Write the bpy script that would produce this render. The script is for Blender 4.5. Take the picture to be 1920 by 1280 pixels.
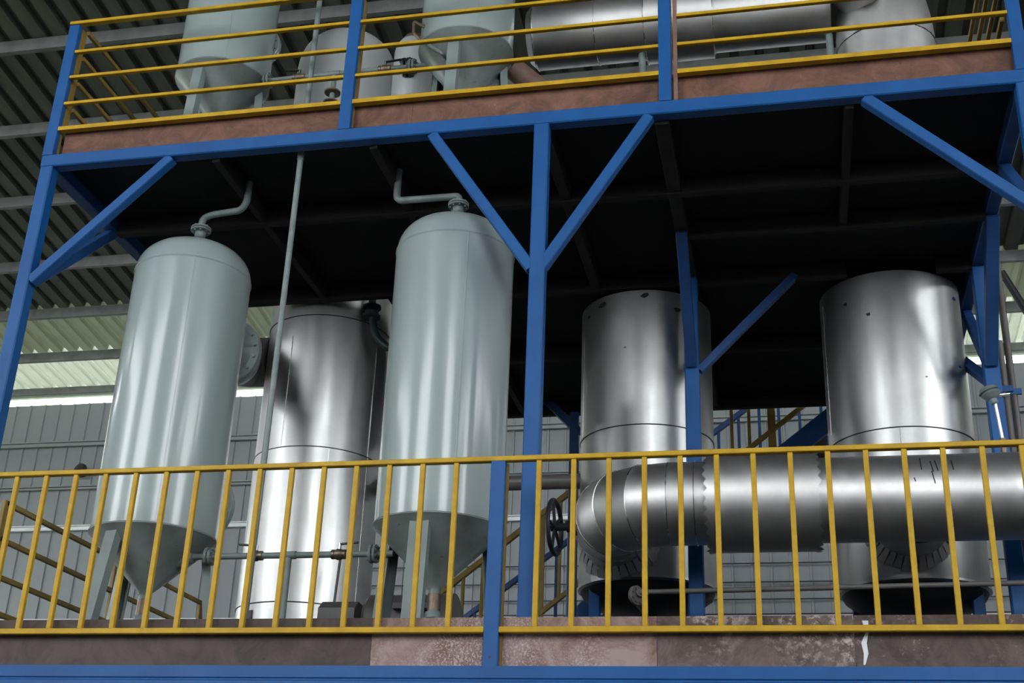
import bpy, math, random
from mathutils import Vector, Matrix
random.seed(4)
PI = math.pi
for o in list(bpy.data.objects): bpy.data.objects.remove(o)
SC = bpy.context.scene
COL = SC.collection

# ------------------------------------------------------------------ camera
FPX, PITCH, ROLL, YAW = 2389.0, .413953, .0408903, .2250408   # focal in px of 1920x1280
cy_, sy_ = math.cos(YAW), math.sin(YAW)
R0, F0, UP = Vector((cy_, sy_, 0)), Vector((-sy_, cy_, 0)), Vector((0, 0, 1))
FW = F0*math.cos(PITCH) + UP*math.sin(PITCH)
U1 = F0*-math.sin(PITCH) + UP*math.cos(PITCH)
RT = R0*math.cos(ROLL) + U1*math.sin(ROLL)
UC = R0*-math.sin(ROLL) + U1*math.cos(ROLL)
CAM = Vector((0, 0, 1.6))
cd = bpy.data.cameras.new('camera'); cam = bpy.data.objects.new('camera', cd); COL.objects.link(cam)
cd.sensor_width = 36; cd.lens = FPX/1920*36; cd.clip_end = 300
m3 = Matrix((RT, UC, -FW)).transposed()
cam.matrix_world = Matrix.Translation(CAM) @ m3.to_4x4()
SC.camera = cam

def ray(px, py): return FW + RT*((px-960)/FPX) - UC*((py-640)/FPX)
def onY(px, py, y): d = ray(px, py); return CAM + d*(y/d.y)
def onX(px, py, x): d = ray(px, py); return CAM + d*(x/d.x)
def onZ(px, py, z): d = ray(px, py); return CAM + d*((z-1.6)/d.z)

# ------------------------------------------------------------------ world, exposure
w = bpy.data.worlds.new('overcast_sky'); SC.world = w; w.use_nodes = True
bg = w.node_tree.nodes['Background']
bg.inputs[0].default_value = (.93, .965, 1, 1); bg.inputs[1].default_value = 4.5
SC.view_settings.view_transform = 'Standard'; SC.view_settings.look = 'None'
SC.view_settings.gamma = 1; SC.view_settings.use_curve_mapping = False
SC.view_settings.exposure = 1.05

# ------------------------------------------------------------------ materials
def nt(name):
    m = bpy.data.materials.new(name); m.use_nodes = True
    n = m.node_tree; return m, n, n.nodes['Principled BSDF']
def node(n, t, **k):
    q = n.nodes.new(t)
    for a, b in k.items(): setattr(q, a, b)
    return q
def coords(n, scale=(1, 1, 1)):
    tc = node(n, 'ShaderNodeTexCoord'); mp = node(n, 'ShaderNodeMapping')
    mp.inputs['Scale'].default_value = scale
    n.links.new(tc.outputs['Object'], mp.inputs[0]); return mp.outputs[0]
def noise(n, vec, scale, detail=4, rough=.55, dist=0):
    q = node(n, 'ShaderNodeTexNoise'); q.inputs['Scale'].default_value = scale
    q.inputs['Detail'].default_value = detail; q.inputs['Roughness'].default_value = rough
    q.inputs['Distortion'].default_value = dist
    n.links.new(vec, q.inputs['Vector']); return q.outputs['Fac']
def ramp(n, fac, stops):
    q = node(n, 'ShaderNodeValToRGB'); e = q.color_ramp.elements
    while len(e) < len(stops): e.new(.5)
    for el, (p, c) in zip(e, stops):
        el.position = p; el.color = (*c, 1) if len(c) == 3 else c
    n.links.new(fac, q.inputs[0]); return q.outputs[0]
def mix(n, fac, a, b):
    q = node(n, 'ShaderNodeMix', data_type='RGBA')
    if hasattr(fac, 'links') or hasattr(fac, 'is_linked'): n.links.new(fac, q.inputs[0])
    else: q.inputs[0].default_value = fac
    for s, v in ((6, a), (7, b)):
        if isinstance(v, tuple): q.inputs[s].default_value = (*v, 1)
        else: n.links.new(v, q.inputs[s])
    return q.outputs[2]
def bump(n, bsdf, h, strength, dist=.01):
    q = node(n, 'ShaderNodeBump'); q.inputs['Strength'].default_value = strength
    q.inputs['Distance'].default_value = dist
    n.links.new(h, q.inputs['Height']); n.links.new(q.outputs[0], bsdf.inputs['Normal'])

def paint(name, base, dark, wear, wearat=.68, rough=.38, scale=3.0, stretch=(1, 1, 1), metal=0, bumps=.08, coat=0, spec=.5, rv=1., wave=0):
    m, n, b = nt(name)
    v = coords(n, stretch)
    c = ramp(n, noise(n, v, scale, 5), [(.3, dark), (.62, base)])
    wv = coords(n)
    wf = ramp(n, noise(n, wv, 14, 8, .7), [(wearat, (0, 0, 0)), (wearat+.06, (1, 1, 1))])
    c = mix(n, wf, c, wear)
    n.links.new(c, b.inputs['Base Color'])
    r = node(n, 'ShaderNodeMapRange'); r.inputs['To Min'].default_value = rough-.08*rv; r.inputs['To Max'].default_value = rough+.14*rv
    n.links.new(noise(n, wv, 9, 4), r.inputs['Value']); n.links.new(r.outputs[0], b.inputs['Roughness'])
    b.inputs['Metallic'].default_value = metal
    b.inputs['Coat Weight'].default_value = coat; b.inputs['Coat Roughness'].default_value = .12
    b.inputs['Specular IOR Level'].default_value = spec
    if wave: bump(n, b, noise(n, coords(n, (1, 1, .22)), 3.2, 2, .4), wave, .05)
    else: bump(n, b, noise(n, wv, 30, 3), bumps, .004)
    return m
def alu(name, base=(.72, .73, .74), rough=.27, wave=.35, dirt=.35):
    m, n, b = nt(name)
    v = coords(n, (1, 1, .12)); v1 = coords(n)
    sm = noise(n, v, 4.5, 2, .45)
    d = ramp(n, noise(n, v1, 4, 7, .65), [(.35, tuple(x*(1-dirt) for x in base)), (.65, base)])
    sp = ramp(n, noise(n, v1, 22, 2), [(.8, (0, 0, 0)), (.83, (1, 1, 1))])
    d = mix(n, sp, d, tuple(x*.55 for x in base))
    n.links.new(d, b.inputs['Base Color']); b.inputs['Metallic'].default_value = 1
    r = node(n, 'ShaderNodeMapRange'); r.inputs['To Min'].default_value = rough-.07; r.inputs['To Max'].default_value = rough+.16
    n.links.new(noise(n, v, 16, 4), r.inputs['Value']); n.links.new(r.outputs[0], b.inputs['Roughness'])
    bump(n, b, sm, wave, .03)
    return m
def rust(name, a, b_, speck, sat=.6, rough=.7, sscale=26):
    m, n, b = nt(name)
    v = coords(n)
    c = ramp(n, noise(n, v, 4.5, 9, .72, .9), [(.38, a), (.62, b_)])
    s = ramp(n, noise(n, v, sscale, 9, .75), [(sat, (0, 0, 0)), (sat+.12, (1, 1, 1))])
    big = ramp(n, noise(n, v, 1.7, 3), [(.42, (0, 0, 0)), (.6, (1, 1, 1))])
    mul = node(n, 'ShaderNodeMath', operation='MULTIPLY'); n.links.new(s, mul.inputs[0]); n.links.new(big, mul.inputs[1])
    c = mix(n, mul.outputs[0], c, speck)
    dk = ramp(n, noise(n, v, 6, 6, .7, 1.2), [(.66, (0, 0, 0)), (.72, (1, 1, 1))])
    c = mix(n, dk, c, tuple(x*.45 for x in a))
    n.links.new(c, b.inputs['Base Color']); b.inputs['Roughness'].default_value = rough
    bump(n, b, noise(n, v, 40, 6), .25, .004)
    return m

M = {}
M['blue'] = paint('blue_paint', (.009, .095, .30), (.007, .075, .25), (.09, .14, .22), .74, .42, spec=.3)
M['blue_dark'] = paint('dark_blue_paint', (.014, .07, .22), (.01, .045, .15), (.12, .12, .12), .7, .45)  # darker copy of the blue; puts the rear braces' shade into the colour
M['yellow'] = paint('yellow_paint', (.57, .35, .014), (.43, .25, .012), (.11, .08, .03), .66, .45, 7, spec=.3)
M['yellow_dull'] = paint('yellow_paint_dull', (.27, .175, .03), (.19, .12, .02), (.07, .05, .03), .64, .5, 7)  # darker copy of the yellow; shade of the side rails is in the colour
M['tank'] = paint('grey_green_tank_paint', (.33, .395, .385), (.29, .35, .342), (.29, .35, .34), .95, .28, 1.2, (1, 1, .4), 0, .04, .6, rv=.15, wave=.35)
M['tank_cone'] = paint('grey_green_cone_paint', (.27, .32, .31), (.17, .19, .175), (.20, .13, .06), .63, .4, 3.0, (1.6, 1.6, .5), 0, .05, .1)
M['leg'] = paint('grey_green_leg_paint', (.24, .29, .28), (.2, .245, .24), (.16, .15, .13), .76, .45, 3)
M['pipe'] = paint('grey_green_pipe_paint', (.2, .245, .238), (.14, .175, .17), (.08, .065, .05), .72, .4, 8)
M['white'] = paint('white_tank_paint', (.55, .57, .58), (.47, .49, .5), (.4, .4, .4), .75, .33, 2, (1, 1, .4), .0, .05, .2)
M['alu'] = alu('aluminium_jacket', (.62, .62, .61), .36, .22, .12)
M['alu_duct'] = alu('aluminium_duct_jacket', (.72, .71, .70), .41, .15, .15)
M['alu_tab'] = alu('cut_aluminium_tabs', (.8, .8, .8), .5, .1, .1)
M['alu_tab'].node_tree.nodes['Principled BSDF'].inputs['Metallic'].default_value = .35
M['alu_bright'] = alu('bright_aluminium', (.8, .8, .8), .22, .3, .15)
M['steel_dark'] = paint('dark_steel', (.05, .05, .052), (.03, .03, .032), (.12, .1, .09), .68, .45, 6, metal=.6)
M['cast'] = paint('cast_iron_paint', (.03, .035, .05), (.02, .022, .03), (.08, .06, .04), .7, .4, 8)
M['bronze'] = paint('bronze_valve', (.22, .17, .12), (.13, .1, .08), (.3, .28, .25), .7, .4, 12, metal=.7)
M['black'] = paint('black_rubber', (.015, .015, .017), (.01, .01, .01), (.04, .04, .04), .75, .4, 9)
M['green_dark'] = paint('dark_green_valve_paint', (.006, .03, .027), (.005, .018, .017), (.03, .05, .05), .72, .45, 9)
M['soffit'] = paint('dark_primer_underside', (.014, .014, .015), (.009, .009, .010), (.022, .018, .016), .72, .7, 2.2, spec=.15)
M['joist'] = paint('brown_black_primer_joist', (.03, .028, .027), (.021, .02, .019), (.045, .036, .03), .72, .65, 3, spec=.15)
M['toe_up'] = rust('reddish_rust_plate', (.095, .042, .026), (.20, .092, .06), (.42, .30, .25), .6)
M['toe_dark'] = rust('dark_brown_plate', (.055, .04, .036), (.10, .072, .062), (.26, .22, .21), .66)
M['toe_right'] = rust('dark_brown_blotched_plate', (.06, .04, .035), (.13, .09, .08), (.45, .38, .36), .57)
M['toe_pink'] = rust('pinkish_rust_plate', (.19, .10, .08), (.36, .26, .24), (.58, .50, .48), .49, sscale=80)
M['toe_mid'] = rust('mottled_brown_plate', (.075, .05, .042), (.19, .135, .12), (.6, .5, .48), .5, sscale=20)
M['wall'] = paint('white_grey_cladding', (.28, .30, .315), (.24, .26, .275), (.22, .23, .23), .8, .45, .6, (1, 1, .2))
M['girt'] = paint('grey_girt', (.34, .36, .37), (.28, .3, .31), (.3, .28, .26), .78, .5, 3)
M['girt_white'] = paint('white_girt', (.8, .82, .84), (.7, .72, .74), (.6, .6, .6), .8, .4, 3)
M['roof'] = paint('galvanised_roof_sheet', (.155, .158, .142), (.10, .102, .092), (.08, .08, .07), .7, .5, 1.6, (3, .4, 1), .2)
M['purlin'] = paint('galvanised_purlin', (.22, .225, .23), (.15, .155, .16), (.14, .135, .13), .72, .48, 4, metal=.2)
M['concrete'] = paint('concrete_floor', (.085, .083, .08), (.065, .063, .06), (.05, .048, .046), .66, .75, .8)
M['grass'] = paint('outside_grass', (.16, .23, .08), (.10, .16, .05), (.2, .2, .1), .7, .9, .5)
M['brown_pipe'] = rust('brown_primer_pipe', (.16, .085, .065), (.22, .13, .105), (.36, .28, .26), .66, .55)
M['machine'] = paint('grey_brown_machine_paint', (.12, .11, .105), (.085, .078, .075), (.2, .19, .18), .74, .4, 4)
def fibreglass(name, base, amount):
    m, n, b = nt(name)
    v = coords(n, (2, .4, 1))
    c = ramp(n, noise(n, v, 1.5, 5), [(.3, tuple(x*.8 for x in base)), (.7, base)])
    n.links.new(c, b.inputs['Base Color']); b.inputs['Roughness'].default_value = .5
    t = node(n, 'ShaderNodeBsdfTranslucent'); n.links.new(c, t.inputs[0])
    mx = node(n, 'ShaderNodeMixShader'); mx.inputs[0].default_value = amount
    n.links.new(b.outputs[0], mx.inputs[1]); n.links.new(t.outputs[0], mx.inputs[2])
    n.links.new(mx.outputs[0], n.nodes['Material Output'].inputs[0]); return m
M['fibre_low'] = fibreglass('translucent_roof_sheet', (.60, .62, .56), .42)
M['fibre_mid'] = fibreglass('darker_translucent_roof_sheet', (.38, .40, .325), .33)  # second row up from the eave, darker than the first

# ------------------------------------------------------------------ mesh helpers
class MB:
    def __init__(s): s.v = []; s.f = []
    def add(s, vs, fs):
        k = len(s.v); s.v += [tuple(p) for p in vs]; s.f += [tuple(i+k for i in q) for q in fs]; return s
    def box(s, a, b):
        x0, y0, z0 = a; x1, y1, z1 = b
        return s.bar(((x0+x1)/2, (y0+y1)/2, z0), ((x0+x1)/2, (y0+y1)/2, z1), abs(x1-x0), abs(y1-y0), (0, 1, 0), 0)
    def bar(s, p0, p1, wd, ht, up=(0, 0, 1), ch=.005):
        p0, p1, up = Vector(p0), Vector(p1), Vector(up)
        d = (p1-p0).normalized(); sd = d.cross(up).normalized(); u = sd.cross(d).normalized()
        a, b = wd/2, ht/2
        if ch > 0:
            ch = min(ch, a*.6, b*.6)
            pr = [(-a+ch, -b), (a-ch, -b), (a, -b+ch), (a, b-ch), (a-ch, b), (-a+ch, b), (-a, b-ch), (-a, -b+ch)]
        else: pr = [(-a, -b), (a, -b), (a, b), (-a, b)]
        n = len(pr)
        vs = [p0+sd*x+u*y for x, y in pr]+[p1+sd*x+u*y for x, y in pr]
        fs = [(i, (i+1) % n, n+(i+1) % n, n+i) for i in range(n)]+[tuple(range(n-1, -1, -1)), tuple(range(n, 2*n))]
        return s.add(vs, fs)
    def prism(s, prof, p0, p1, sd, u):
        """closed 2-D profile (x along sd, y along u) swept from p0 to p1"""
        p0, p1, sd, u = Vector(p0), Vector(p1), Vector(sd), Vector(u); n = len(prof)
        vs = [p0+sd*x+u*y for x, y in prof]+[p1+sd*x+u*y for x, y in prof]
        fs = [(i, (i+1) % n, n+(i+1) % n, n+i) for i in range(n)]+[tuple(range(n-1, -1, -1)), tuple(range(n, 2*n))]
        return s.add(vs, fs)
    def lathe(s, prof, o=(0, 0, 0), ax=(0, 0, 1), seg=64, cap=True):
        o, ax = Vector(o), Vector(ax).normalized()
        t = Vector((1, 0, 0)) if abs(ax.x) < .9 else Vector((0, 1, 0))
        a = (t-ax*t.dot(ax)).normalized(); b = ax.cross(a)
        vs = []; fs = []; n = len(prof)
        for r, z in prof:
            for i in range(seg):
                q = 2*PI*i/seg; vs.append(o+ax*z+(a*math.cos(q)+b*math.sin(q))*r)
        for j in range(n-1):
            for i in range(seg):
                k = (i+1) % seg
                fs.append((j*seg+i, j*seg+k, (j+1)*seg+k, (j+1)*seg+i))
        if cap:
            fs.append(tuple(range(seg-1, -1, -1))); fs.append(tuple(range((n-1)*seg, n*seg)))
        return s.add(vs, fs)
    def cyl(s, p0, p1, r, seg=24, r1=None):
        p0, p1 = Vector(p0), Vector(p1)
        return s.lathe([(r, 0), (r if r1 is None else r1, (p1-p0).length)], p0, p1-p0, seg)
    def tube(s, pts, r, seg=12, bend=0, cap=True, closed=False):
        P = [Vector(p) for p in pts]
        if bend:
            Q = [P[0]]
            for i in range(1, len(P)-1):
                a, c = (P[i-1]-P[i]), (P[i+1]-P[i])
                k = min(bend, a.length*.48, c.length*.48)
                A, B = P[i]+a.normalized()*k, P[i]+c.normalized()*k
                for j in range(7):
                    t = j/6; Q.append(A*(1-t)**2+P[i]*2*t*(1-t)+B*t*t)
            P = Q+[P[-1]]
        n = len(P); vs = []; fs = []; prev = None
        for i, p in enumerate(P):
            if closed: d = P[(i+1) % n]-P[i-1]
            else: d = P[min(i+1, n-1)]-P[max(i-1, 0)]
            d.normalize()
            if prev is None:
                t = Vector((0, 0, 1)) if abs(d.z) < .9 else Vector((1, 0, 0)); a = (t-d*t.dot(d)).normalized()
            else: a = (prev-d*prev.dot(d)).normalized()
            prev = a; b = d.cross(a)
            for j in range(seg):
                q = 2*PI*j/seg; vs.append(p+(a*math.cos(q)+b*math.sin(q))*r)
        for i in range(n if closed else n-1):
            for j in range(seg):
                k = (j+1) % seg; i2 = (i+1) % n
                fs.append((i*seg+j, i*seg+k, i2*seg+k, i2*seg+j))
        if cap and not closed:
            fs.append(tuple(range(seg-1, -1, -1))); fs.append(tuple(range((n-1)*seg, n*seg)))
        return s.add(vs, fs)
    def ring(s, c, ax, R, r, seg=48, sub=8):
        c, ax = Vector(c), Vector(ax).normalized()
        t = Vector((1, 0, 0)) if abs(ax.x) < .9 else Vector((0, 1, 0))
        a = (t-ax*t.dot(ax)).normalized(); b = ax.cross(a)
        return s.tube([c+(a*math.cos(2*PI*i/seg)+b*math.sin(2*PI*i/seg))*R for i in range(seg)], r, sub, closed=True)
    def flange(s, c, ax, R, th, nb=8, rb=None, bolt=.01):
        """disc centred at c with bolts around"""
        c, ax = Vector(c), Vector(ax).normalized()
        s.lathe([(R-.004, -th/2), (R, -th/2+.004), (R, th/2-.004), (R-.004, th/2)], c, ax, 36)
        t = Vector((1, 0, 0)) if abs(ax.x) < .9 else Vector((0, 1, 0))
        a = (t-ax*t.dot(ax)).normalized(); b = ax.cross(a); rb = rb or R*.82
        for i in range(nb):
            q = 2*PI*(i+.5)/nb; p = c+(a*math.cos(q)+b*math.sin(q))*rb
            s.lathe([(bolt, -th*.5-bolt*1.3), (bolt, th*.5+bolt*1.3)], p, ax, 6)
        return s
    def build(s, name, mat, parent=None, smooth=35):
        me = bpy.data.meshes.new(name)
        off = parent_loc(parent)
        me.from_pydata([(x-off.x, y-off.y, z-off.z) for x, y, z in s.v], [], s.f); me.update()
        import bmesh as _b
        bm = _b.new(); bm.from_mesh(me); _b.ops.recalc_face_normals(bm, faces=bm.faces); bm.to_mesh(me); bm.free()
        me.materials.append(M[mat] if isinstance(mat, str) else mat)
        if smooth:
            for p in me.polygons: p.use_smooth = True
            me.set_sharp_from_angle(angle=math.radians(smooth))
        o = bpy.data.objects.new(name, me); COL.objects.link(o)
        if parent: o.parent = parent
        return o
def parent_loc(p):
    v = Vector((0, 0, 0))
    while p is not None: v = v+p.location; p = p.parent
    return v
def tag(o, label=None, cat=None, group=None, kind=None):
    for k, x in (('label', label), ('category', cat), ('group', group), ('kind', kind)):
        if x: o[k] = x
    return o
def thing(name, loc, label, cat, group=None, kind=None):
    o = bpy.data.objects.new(name, None); COL.objects.link(o); o.location = loc; o.empty_display_size = .1
    return tag(o, label, cat, group, kind)
def inst(src, loc, parent):
    c = src.copy(); COL.objects.link(c); c.parent = parent; c.location = loc; return c
def part_label(o, t): o['label'] = t; return o

# levels
ZF, ZU = 2.83, 6.74            # lower deck top, upper deck top
YW = 21.0                      # back wall
ZWALL, ZEAVE, SL = 10.20, 10.56, .12

# ================================================================== the hall
fl = MB().box((-22, -12, -.1), (16, 21.2, 0)).build('floor', 'concrete'); tag(fl, 'grey concrete hall floor under the platform', 'floor', kind='structure')
gr = MB().box((-90, -90, -.3), (90, 90, -.12)).build('outside_ground', 'grass'); tag(gr, 'green ground outside the hall', 'ground', kind='structure')

# back wall: one strip of cladding after another, each with its rib
wall = thing('wall_back', (0, YW, 0), 'pale grey ribbed metal cladding wall at the back of the hall', 'wall', kind='structure')
PW = .315
mb = MB()
pr = [(0, 0), (PW-.055, 0), (PW-.045, -.028), (PW-.014, -.028), (PW-.004, 0), (PW, 0), (PW, .02), (0, .02)]
mb.prism(pr, (0, YW, 0), (0, YW, ZWALL), (1, 0, 0), (0, 1, 0))
wp = mb.build('wall_panel', 'wall', wall, 0)
X0, NP = -22.0, 120
wp.location = (X0, 0, 0)
for i in range(1, NP): inst(wp, (X0+i*PW, 0, random.uniform(-.006, .006)), wall)
XA, XB = X0, X0+NP*PW
for zz, mm, hh in ((9.40, 'girt', .10), (8.50, 'girt', .07), (7.73, 'girt_white', .10), (5.98, 'girt_white', .09)):
    MB().prism([(0, 0), (-.07, 0), (-.07, -.015), (-.012, -.02), (-.012, -hh+.02), (-.07, -hh+.015), (-.07, -hh), (0, -hh)],
               (XA, YW-.03, zz), (XB, YW-.03, zz), (0, 1, 0), (0, 0, 1)).build('girt', mm, wall, 0)
MB().bar((XA, YW+.06, ZWALL+.24), (XB, YW+.06, ZWALL+.24), .1, .13, (0, 0, 1), .01).build('eave_beam', 'girt', wall)

# thin cables along the wall
for zz, t in ((6.83, 'uppermost'), (6.52, 'second from the top'), (6.24, 'third from the top'), (6.0, 'lowest')):
    c = thing('wall_cable', (-8, YW-.12, zz), 'thin dark cable stretched level along back wall, '+t+' of four', 'cable', 'cables along the back wall')
    pts = [(-9+i*.8, YW-.12, zz-.015*math.sin(PI*i/16.)) for i in range(17)]
    MB().tube(pts, .011, 6).build('cable_strand', 'black', c)
    for xx in (-9, 3.8): MB().box((xx-.03, YW-.13, zz-.03), (xx+.03, YW-.001, zz+.03)).build('cable_clip', 'steel_dark', c)

# wall lamp
p = onY(150, 885, YW-.2)
lamp = thing('wall_lamp', p, 'small round black lamp on the back wall left of the first grey tank', 'lamp')
MB().lathe([(.02, -.17), (.08, -.15), (.12, -.06), (.13, .03), (.10, .05)], p, (0, -.3, -1), 20).build('lamp_shade', 'black', lamp)
MB().tube([p+Vector((0, 0, .08)), p+Vector((0, .08, .12)), p+Vector((0, .199, .1))], .015, 8, .03).build('lamp_arm', 'black', lamp)

# roof: sheets (strips between ribs) and purlins
roof = thing('ceiling', (0, YW, ZEAVE), 'corrugated metal roof seen from below on grey purlins', 'roof', kind='structure')
def zr(y): return ZEAVE+SL*(YW-y)
PR = .31
def roof_strip(y0, y1, name, mat):
    prf = [(0, 0), (PR-.135, 0), (PR-.115, .075), (PR-.03, .075), (PR-.01, 0), (PR, 0), (PR, .004), (PR-.007, .004), (PR-.027, .079), (PR-.118, .079), (PR-.138, .004), (0, .004)]
    return MB().prism(prf, (0, y0, zr(y0)), (0, y1, zr(y1)), (1, 0, 0), (0, 0, 1)).build(name, mat, roof, 0)
# purlin depths from the photograph, on the roof plane
PY = []
for q in ((100, 676), (80, 596), (60, 506), (40, 386), (40, 252), (40, 95)):
    d = ray(*q); t = (ZEAVE-.18+SL*YW-CAM.z)/(d.z+SL*d.y); PY.append((CAM+d*t).y)
st = PY[-1]-PY[-2]
for k in range(14): PY.append(PY[-1]+st)
RY0, RY1 = YW+.12, -12.3
XR0, NR = -22.3, 124
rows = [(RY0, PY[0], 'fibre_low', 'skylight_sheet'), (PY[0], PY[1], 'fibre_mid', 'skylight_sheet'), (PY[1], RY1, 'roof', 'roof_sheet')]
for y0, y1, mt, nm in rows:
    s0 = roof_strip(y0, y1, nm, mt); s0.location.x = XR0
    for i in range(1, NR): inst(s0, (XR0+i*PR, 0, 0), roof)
for y in PY:
    z = zr(y)
    MB().prism([(0, -.004), (.075, -.004), (.075, -.02), (.008, -.012), (.008, -.172), (.075, -.164), (.075, -.18), (0, -.18)],
               (XR0, y, z), (XR0+NR*PR, y, z), (0, 1, 0), (0, 0, 1)).build('purlin', 'purlin', roof, 0)
for y in (YW-.03,):
    MB().prism([(0, -.004), (.075, -.004), (.075, -.14), (0, -.14)], (XR0, y, zr(y)), (XR0+NR*PR, y, zr(y)), (0, 1, 0), (0, 0, 1)).build('purlin', 'purlin', roof, 0)
# right end wall and the front wall (behind the photographer); unseen open bays placed for tank highlights
we = thing('wall_right', (16, 0, 0), 'right end wall of the hall with one high open bay', 'wall', kind='structure')
for y0, y1, z0, z1 in ((-12, 21, 0, 5.6), (-12, -6, 5.6, 13), (0, 21, 5.6, 11)):
    MB().box((15.8, y0, z0), (16, y1, z1)).build('wall_section', 'wall', we, 0)
wf = thing('wall_front', (0, -12, 0), 'front wall of the hall with two tall open bays', 'wall', kind='structure')
for x0, x1, z0, z1 in ((-22, 16, 0, 5.6), (-22, -16.0, 5.6, 14.4), (-7.5, 2.5, 5.6, 14.4), (8, 16, 5.6, 14.4)):
    MB().box((x0, -12.2, z0), (x1, -12, z1)).build('wall_section', 'wall', wf, 0)

wl = thing('wall_left', (-22, 0, 0), 'left end wall of the hall with a tall open doorway', 'wall', kind='structure')  # unseen; high bay and doorway placed for highlights and rims on the tanks
for y0, y1, z0, z1 in ((-12, 11, 0, 5.6), (-12, -9, 5.6, 14.4), (-2.5, 11, 5.6, 11.8), (17, 21, 0, 10.9), (11, 17, 8, 11)):
    MB().box((-22.2, y0, z0), (-22, y1, z1)).build('wall_section', 'wall', wl, 0)

# ================================================================== lower platform
LX0, LX1 = -5.42, 2.9
lp = thing('lower_platform', (-1.2, 7, 0), 'lower steel platform with blue front beam and rusty toe plates', 'platform')
MB().prism([(0, 0), (.11, 0), (.11, -.3), (0, -.3), (0, -.085), (.008, -.078), (.008, -.072), (0, -.065)], (LX0, 6.985, 2.79), (LX1, 6.985, 2.79), (0, 1, 0), (0, 0, 1)).build('front_beam', 'blue', lp, 20)
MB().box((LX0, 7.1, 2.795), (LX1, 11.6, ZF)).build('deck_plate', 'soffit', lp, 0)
for x in (LX0+.05, -1.6, LX1-.05):
    MB().bar((x, 7.6, 0), (x, 7.6, 2.795), .14, .14, (0, 1, 0)).build('column', 'blue', lp)
    MB().bar((x, 11.4, 0), (x, 11.4, 2.795), .14, .14, (0, 1, 0)).build('column', 'blue', lp)
    MB().bar((x, 7.7, 2.72), (x, 11.5, 2.72), .1, .14).build('beam', 'blue', lp)
tb = [LX0, onY(697, 1200, 7.07).x, onY(1232, 1200, 7.07).x, onY(1602, 1200, 7.07).x, LX1]
for i, mt in enumerate(('toe_dark', 'toe_pink', 'toe_mid', 'toe_right')):
    MB().box((tb[i]+.001, 7.065, 2.791), (tb[i+1]-.001, 7.075, 3.075)).build('toe_plate', mt, lp, 0)

dr = [onY(1622, 1163, 7.062), onY(1626, 1185, 7.062), onY(1620, 1205, 7.062), onY(1624, 1225, 7.062), onY(1621, 1246, 7.062)]
vs = []
for k, q in enumerate(dr):
    wq = (.016, .008, .014, .012, .005)[k]
    vs += [(q.x-wq, 7.0615, q.z), (q.x+wq, 7.0615, q.z), (q.x+wq, 7.0645, q.z), (q.x-wq, 7.0645, q.z)]
fs = [(4*k+i, 4*k+(i+1) % 4, 4*k+4+(i+1) % 4, 4*k+4+i) for k in range(4) for i in range(4)]+[(0, 1, 2, 3), (16, 17, 18, 19)]
part_label(MB().add(vs, fs).build('lime_drip', 'girt_white', lp, 0), 'white drip streak on the rusty plate')

# ================================================================== upper platform and its frame
up = thing('upper_platform', (-1.9, 7.5, ZF), 'upper steel platform on blue columns and diagonal braces, dark underneath', 'platform')
UX0, UX1 = -5.478, 1.72
YB = 7.45
MB().bar((UX0, YB+.05, 6.683), (UX1+.6, YB+.05, 6.683), .1, .106, (0, 0, 1), .008).build('front_beam', 'blue', up)
for x in (UX0+.05, UX1-.05):
    MB().bar((x, YB+.1, 6.68), (x, 10.0 if x < 0 else 13.2, 6.68), .1, .12, (0, 0, 1), .008).build('side_beam', 'blue_dark', up)
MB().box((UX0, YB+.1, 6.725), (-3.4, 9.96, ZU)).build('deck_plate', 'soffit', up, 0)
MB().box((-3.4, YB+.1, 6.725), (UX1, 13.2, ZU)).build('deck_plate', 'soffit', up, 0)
for x, wd, yb in ((-4.07, .06, 10.0), (-2.83, .06, 13.1), (-1.56, .08, 13.1), (-.72, .10, 13.1), (.55, .06, 9.2)):
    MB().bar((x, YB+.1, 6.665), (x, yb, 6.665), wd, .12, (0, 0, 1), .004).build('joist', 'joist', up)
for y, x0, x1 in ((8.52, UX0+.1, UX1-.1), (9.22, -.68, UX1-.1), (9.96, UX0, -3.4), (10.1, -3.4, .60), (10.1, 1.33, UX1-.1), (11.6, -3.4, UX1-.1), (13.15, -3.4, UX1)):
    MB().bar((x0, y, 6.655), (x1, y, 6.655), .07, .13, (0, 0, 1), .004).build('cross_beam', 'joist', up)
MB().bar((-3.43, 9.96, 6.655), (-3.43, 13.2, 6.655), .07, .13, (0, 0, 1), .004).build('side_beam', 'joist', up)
tu = [UX0+.1, onY(775, 215, 7.56).x, onY(1267, 170, 7.56).x, UX1]
for i in range(3):
    MB().box((tu[i]+.001, YB+.085, 6.737), (tu[i+1]-.001, YB+.095, 7.005)).build('toe_plate', 'toe_up', up, 0)
def column(x0, x1, y0, y1, z1, mt='blue', z0=ZF):
    return MB().bar(((x0+x1)/2, (y0+y1)/2, z0), ((x0+x1)/2, (y0+y1)/2, z1), x1-x0, y1-y0, (0, 1, 0), .008).build('column', mt, up)
column(-5.478, -5.375, YB, YB+.1, 6.63)
column(-1.61, -1.505, YB, YB+.1, 6.63)
column(1.605, 1.715, YB, YB+.1, 6.63)
column(-.78, -.66, 9.93, 10.03, 6.6)
column(1.61, 1.735, 10.05, 10.15, 6.6)
column(-2.30, -2.20, 13.05, 13.15, 6.59, 'blue_dark')
def brace(a, b, wd=.075, mt='blue', up_=(0, 1, 0)):
    return MB().bar(a, b, wd, wd, up_, .006).build('brace', mt, up)
yb = YB+.045
brace((-5.375, yb, 5.66), (-4.40, yb, 6.63))
brace((-1.60, yb-.005, 5.50), (-2.36, yb-.005, 6.63))
brace((-1.535, yb-.005, 5.50), (-.80, yb-.005, 6.63))
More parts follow.
